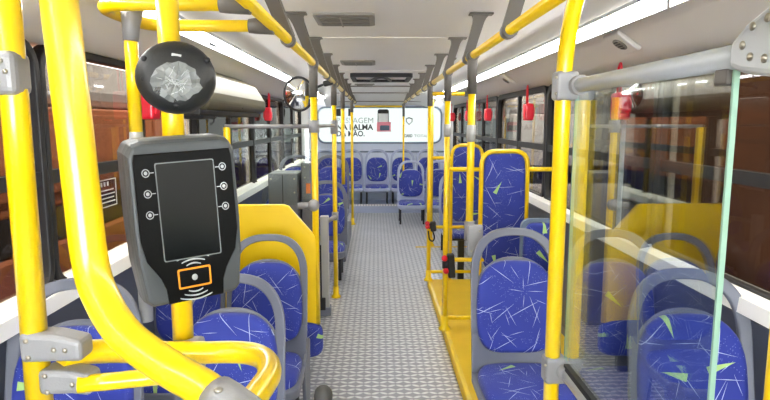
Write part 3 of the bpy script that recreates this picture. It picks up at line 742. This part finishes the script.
fp = MB().loft([lp(face, -.018), lp(face, -.0225), lp([(x*.985, z*.985) for x, z in face], -.024)]).build('face_plate', 'black_gloss', t)
MB().loft([lp(sc(.95), .03), lp([(x*.9, z) for x, z in [(-.088, .135), (.088, .135), (.09, .155)]], .03)]) if False else None
sr = rrect(.100, .158, .003, 3, .0, .022)
scn = MB().loft([lp(sr, -.0235), lp(sr, -.0255)]).build('screen', 'screen', t)
i2 = [(x*1.03, .022+(z-.022)*1.02) for x, z in sr]
MB().strip(lp(i2, -.0235), lp(sr, -.0235), (0, -.003, 0), closed=True).build('screen_bezel', 'ink_grey', scn)
for q in (-1, 1):
    for zz in (.088, .055, .021):
        b = MB(); b.tube([(q*.067+.006*cos(a*pi/8), -.0242, zz+.006*sin(a*pi/8)) for a in range(16)], .0008, 6, closed=True); b.sphere((q*.067, -.0242, zz), (.0032, .001, .0032), u=10, v=6)
        b.box((q*.067-q*.010, -.0242, zz), (.007, .001, .0012)); b.build('button_mark', 'ink_white', t)
fr_o, fr_i = rrect(.060, .034, .003, 3, -.001, -.092), rrect(.054, .028, .002, 3, -.001, -.092)
MB().strip(lp(fr_o, -.0238), lp(fr_i, -.0238), (0, -.0014, 0), closed=True).build('card_outline', 'ink_orange', t)
MB().sphere((-.001, -.0245, -.092), (.0055, .001, .0055), u=14, v=6).build('card_dot', 'ink_white', t)
for k, w in enumerate((.013, .021, .029)):
    for q in (1, -1):
        pts_o, pts_i = [], []
        for j in range(13):
            a = -1+2*j/12; zz = -.092+q*(.0205+.0055*k)+q*.0028*(1-a*a)*(1+.4*k)
            pts_o.append((-.001+a*w, -.0242, zz+q*.0026*(1-.3*abs(a)))); pts_i.append((-.001+a*w, -.0242, zz))
        MB().strip(pts_o, pts_i, (0, -.0008, 0)).build('contactless_wave', 'ink_white', t)
mb = MB(); mb.tube([(-.06, .085, -.05), (-.06, .085, .05)], .02, 12); mb.box((-.06, .075, 0), (.06, .03, .10), bev=.006); mb.build('mount', 'rubber', t)

# round black disc with tape
nrm = Vector((-.065+.403, -1.0, 1.53-1.607)).normalized()
t = thing('round_mirror_back', (-.408, 1.02, 1.606), 'round black plastic disc with crumpled clear tape above the card reader', 'mirror', None, (R(-4), 0, R(14)))
t.scale = (.96, .96, .93)
mb = MB(); mb.loft([[(r*cos(2*pi*k/40), y, r*.965*sin(2*pi*k/40)) for k in range(40)] for r, y in ((.055, .05), (.066, .03), (.069, .012), (.0685, .0), (.063, -.014), (.046, -.022), (.02, -.026), (.002, -.027))], smooth=True); mb.build('dome', 'black_plastic', t)
mb = MB(); bm = mb.bm; rng = random.Random(5); ring = []
cv = bm.verts.new((.002, -.0285, -.014)); prev = None; Rn = []
for rr, yy in ((.013, -.0305), (.027, -.0290), (.041, -.0258)):
    Rn.append([bm.verts.new((.002+rr*cos(2*pi*k/26)*(1+rng.uniform(-.12, .12)), yy+.0012*math.cos(2*pi*k/26)*0-rng.uniform(0, .0045), -.014+rr*.86*sin(2*pi*k/26)*(1+rng.uniform(-.12, .12)))) for k in range(26)])
for k in range(26): bm.faces.new((cv, Rn[0][k], Rn[0][(k+1) % 26]))
for a, b in zip(Rn, Rn[1:]):
    for k in range(26): bm.faces.new((a[k], a[(k+1) % 26], b[(k+1) % 26], b[k]))
tp = mb.build('clear_tape', 'tape', t)
mb = MB()
for k in range(22):
    a = rng.uniform(0, 2*pi); r0 = rng.uniform(0, .026); px, pz = .002+r0*cos(a), -.014+r0*.8*sin(a); b = rng.uniform(0, pi); l = rng.uniform(.004, .013)
    mb.tube([(px-l*cos(b), -.0315, pz-l*.8*sin(b)), (px+rng.uniform(-.002, .002), -.0335, pz+rng.uniform(-.002, .002)), (px+l*cos(b), -.0315, pz+l*.8*sin(b))], rng.uniform(.0003, .0008), 5)
mb.build('tape_crease', 'ink_white', t)
MB().box((.004, -.0225, .036), (.016, .002, .005), rot=(0, R(10), 0)).build('tape_scrap', 'ink_white', t)
for q in ((-.05, .03), (-.052, -.006), (.055, .03), (.0, -.052)):
    MB().sphere((q[0], -.0165, q[1]), (.0055, .003, .0055), u=12, v=6).build('screw_hole', 'rubber', t)
MB().box((-.03, .075, 0), (.04, .07, .04), bev=.006).build('mount', 'rubber', t)

# convex mirror
t = thing('convex_mirror', (-.512, 3.42, 1.69), 'small round convex mirror with black rim beside the left handrail', 'mirror', None, (R(6), 0, R(6)))
t.scale = (1.08, 1, 1.1)
mb = MB(); mb.loft([[(r*cos(2*pi*k/36), y, r*1.12*sin(2*pi*k/36)) for k in range(36)] for r, y in ((.05, .03), (.078, .015), (.083, .0), (.080, -.008), (.074, -.004))], smooth=True); mb.build('rim', 'rubber', t)
mb = MB(); mb.loft([[(r*cos(2*pi*k/36), -.004-.022*(1-(r/.075)**2), r*1.12*sin(2*pi*k/36)) for k in range(36)] for r in (.0755, .07, .06, .045, .03, .015, .002)], smooth=True); mb.build('mirror_glass', 'mirror', t)
MB().tube([(.0, .03, 0), (.03, .07, .02), (.085, .05, .10), (.09, .03, .17)], .008, 8, .03).build('arm', 'rubber', t)
t = thing('camera_arm', (-.42, 4.75, 1.84), 'small black arm and pod on the left handrail behind the convex mirror', 'arm')
MB().tube([(0, 0, .02), (-.04, 0, .0), (-.13, .02, -.035)], .010, 8, .03).build('arm', 'rubber', t)
MB().box((-.03, 0, .0), (.08, .06, .045), rot=(0, R(-12), 0), bev=.014, seg=3).build('pod', 'rubber', t)

# overhead housing on the left side
t = thing('overhead_housing', (-1.08, 3.95, 1.60), 'olive beige overhead housing above the left windows beside black disc', 'housing')
prof = [(.0, .0), (.10, -.01), (.135, .03), (.13, .09), (.06, .20), (-.06, .26), (-.15, .26), (-.15, .0)]
mb = MB(); mb.loft([[(x*k, y, .10+(z-.10)*k) for x, z in prof] for y, k in ((-.85, .8), (-.80, 1.0), (.75, 1.0), (.82, .75))], smooth=False); bevel(mb.build('cover', 'beige', t), .02, 3)
MB().box((.0, -.2, -.02), (.24, 1.5, .03), bev=.006).build('underside', 'rubber', t)
MB().box((.06, -.75, -.04), (.10, .25, .03), bev=.006).build('black_bracket', 'rubber', t)
MB().tube([(.10, -.05, .12), (.13, -.03, .06), (.125, -.02, .02)], .004, 6, .02).build('cable', 'rubber', t)

# red emergency levers
LEV = [(1, 2.96, 'red emergency lever on the right wall seen above the near glass partition'), (1, 4.76, 'red emergency lever with cord loop on the right wall, second from the camera'),
       (1, 6.48, 'red emergency lever on the right wall, third from the camera'), (1, 7.9, 'red emergency lever on the right wall, fourth from camera'), (1, 9.5, 'farthest red emergency lever on the right wall'),
       (-1, 2.90, 'red emergency lever on the left wall between yellow pole and black disc'), (-1, 6.05, 'red emergency lever on the left wall beyond the beige housing')]
proto = None
for sx, y, lab in LEV:
    if proto is None:
        t = proto = thing('emergency_lever', (0, 0, 0), lab, 'lever', 'red emergency window levers')
        MB().box((-.04, 0, -.02), (.07, .10, .135), bev=.014, seg=3).build('body', 'red', t)
        MB().tube([(-.05, -.02, .04), (-.055, -.025, .17), (-.05, 0, .20), (-.05, .025, .17), (-.05, .02, .04)], .006, 8, .025).build('cord_loop', 'red', t)
        MB().box((-.076, 0, -.03), (.01, .05, .06), bev=.003).build('grip', 'red', t)
        MB().box((-.01, 0, -.02), (.03, .05, .08)).build('mount', 'red', t)
    else: t = copy_tree(proto)
    t.location = (sx*1.215, y, 1.63); t['label'] = lab
    t.rotation_euler = (0, 0, 0 if sx > 0 else pi)
t = thing('window_channel', (1.215, 2.98, .98), 'thin light grey vertical channel below the nearest right emergency lever', 'channel')
MB().box((-.01, 0, .28), (.02, .02, .56), bev=.003).build('body', 'alu', t)

t = thing('window_sticker', (-1.228, 2.50, 1.225), 'small sticker of fine white lines on the left window near the card reader', 'sticker')
mb = MB()
for z in (.058, -.058): mb.box((0, 0, z), (.002, .19, .004))
for y in (-.095, .095): mb.box((0, y, 0), (.002, .004, .12))
mb.build('outline', 'ink_white', t)
mb = MB()
for k in range(4): mb.box((0, .0, -.038+.017*k), (.002, .16-.02*(k % 2), .005))
for k in range(4): mb.box((0, -.07+.03*k, .040), (.002, .012, .018))
mb.build('printed_lines', 'ink_white', t)

# ------------------------------------------------------------------ right glass partition
GX = .45
t = thing('glass_partition', (GX, 1.17, .86), 'glass screen with pale grey rails between right yellow poles', 'partition')
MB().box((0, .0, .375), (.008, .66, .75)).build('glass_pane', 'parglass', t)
for yy in (-.3325, .3315): MB().box((0, yy, .375), (.0082, .005, .75)).build('glass_edge', 'glassedge', t)
MB().tube([(0, -.42, .762), (0, .35, .762)], .0185, 16).build('top_rail', 'alu', t)
MB().tube([(0, -.40, -.005), (0, .35, -.005)], .0185, 16).build('bottom_rail', 'alu', t)
MB().box((0, .0, .015), (.022, .62, .02)).build('seal', 'rubber', t)
c = MB(); c.loft([[(dx, y, z) for y, z in ((-.345, .744), (-.345, .780), (-.375, .80), (-.47, .835), (-.47, .72), (-.375, .735))] for dx in (-.022, .022)]); cl = bevel(c.build('end_bracket', 'alu', t), .010, 3)
for q in ((-.378, .772), (-.396, .794), (-.396, .755), (-.425, .80), (-.425, .75)): MB().sphere((-.023, q[0], q[1]), (.003, .006, .006), u=10, v=6).build('bolt', 'bolt', cl)
MB().box((0, -.31, .735), (.02, .035, .025), bev=.004).build('glass_clip', 'darkclamp', t)
for zz in (.762, -.005):
    c = MB(); c.box((-.025, .35, zz), (.06, .05, .075), bev=.010, seg=3); c.tube([(0, .30, zz), (0, .36, zz)], .025, 16); cl = c.build('pole_clamp', 'clamp', t)
    for q in ((-.012, .02), (-.012, -.02)): MB().sphere((-.045+q[0], .324, zz+q[1]), (.004, .003, .004), u=10, v=6).build('bolt', 'bolt', cl)
t = thing('door_pole', (.42, 1.52, .065), 'thick yellow pole left of the right glass screen, bending at the top', 'pole')
MB().tube([(0, 0, 0), (0, 0, 1.70), (.015, -.18, 1.92), (.02, -.42, 1.985)], .0205, 20, .16).build('tube', 'yellow', t)
MB().tube([(0, 0, 0), (0, 0, .015), (0, 0, .09)], [.045, .045, .026], 18).build('base_flange', 'yellow', t)
t = thing('door_pole', (.473, .72, .0), 'yellow pole cut off by the right edge of the photo', 'pole')
MB().tube([(0, 0, 0), (0, 0, 1.70)], .0205, 18).build('tube', 'yellow', t)

# low post with ribbed cap at the bottom edge of the frame
t = thing('low_post', (-.285, 2.27, 0), 'low post with rounded dark grey ribbed cap at the bottom edge beside aisle', 'post')
MB().tube([(0, 0, 0), (0, 0, .42)], .022, 14).build('tube', 'steel_dark', t)
mb = MB(); n = 32
mb.loft([[(r*(1+.05*(k % 2))*cos(2*pi*k/n), r*(1+.05*(k % 2))*sin(2*pi*k/n), z) for k in range(n)] for r, z in ((.030, .40), (.036, .42), (.037, .445), (.033, .465), (.022, .48), (.008, .486))], smooth=True); mb.build('ribbed_cap', 'cap_grey', t)
t.scale = (1, 1, .93)

# ------------------------------------------------------------------ camera, world
pitch = atan(78/580); yaw = atan(9*cos(pitch)/580)
cd = bpy.data.cameras.new('camera'); cam = bpy.data.objects.new('camera', cd); COL.objects.link(cam)
cam.location = (-.065, 0, 1.53); cam.rotation_euler = (R(90)-pitch, 0, -yaw)
cd.sensor_width = 36; cd.sensor_fit = 'HORIZONTAL'; cd.lens = 580/770*36; cd.clip_start = .02
S.camera = cam
w = bpy.data.worlds.new('world'); S.world = w; w.use_nodes = True
bg = w.node_tree.nodes['Background']; bg.inputs[0].default_value = (.92, .96, 1, 1); bg.inputs[1].default_value = 6.5
S.view_settings.view_transform = 'Standard'; S.view_settings.look = 'None'; S.view_settings.gamma = 1; S.view_settings.use_curve_mapping = False
S.view_settings.exposure = 1.9
S.cycles.max_bounces = 8; S.cycles.transparent_max_bounces = 16; S.cycles.sample_clamp_indirect = 6
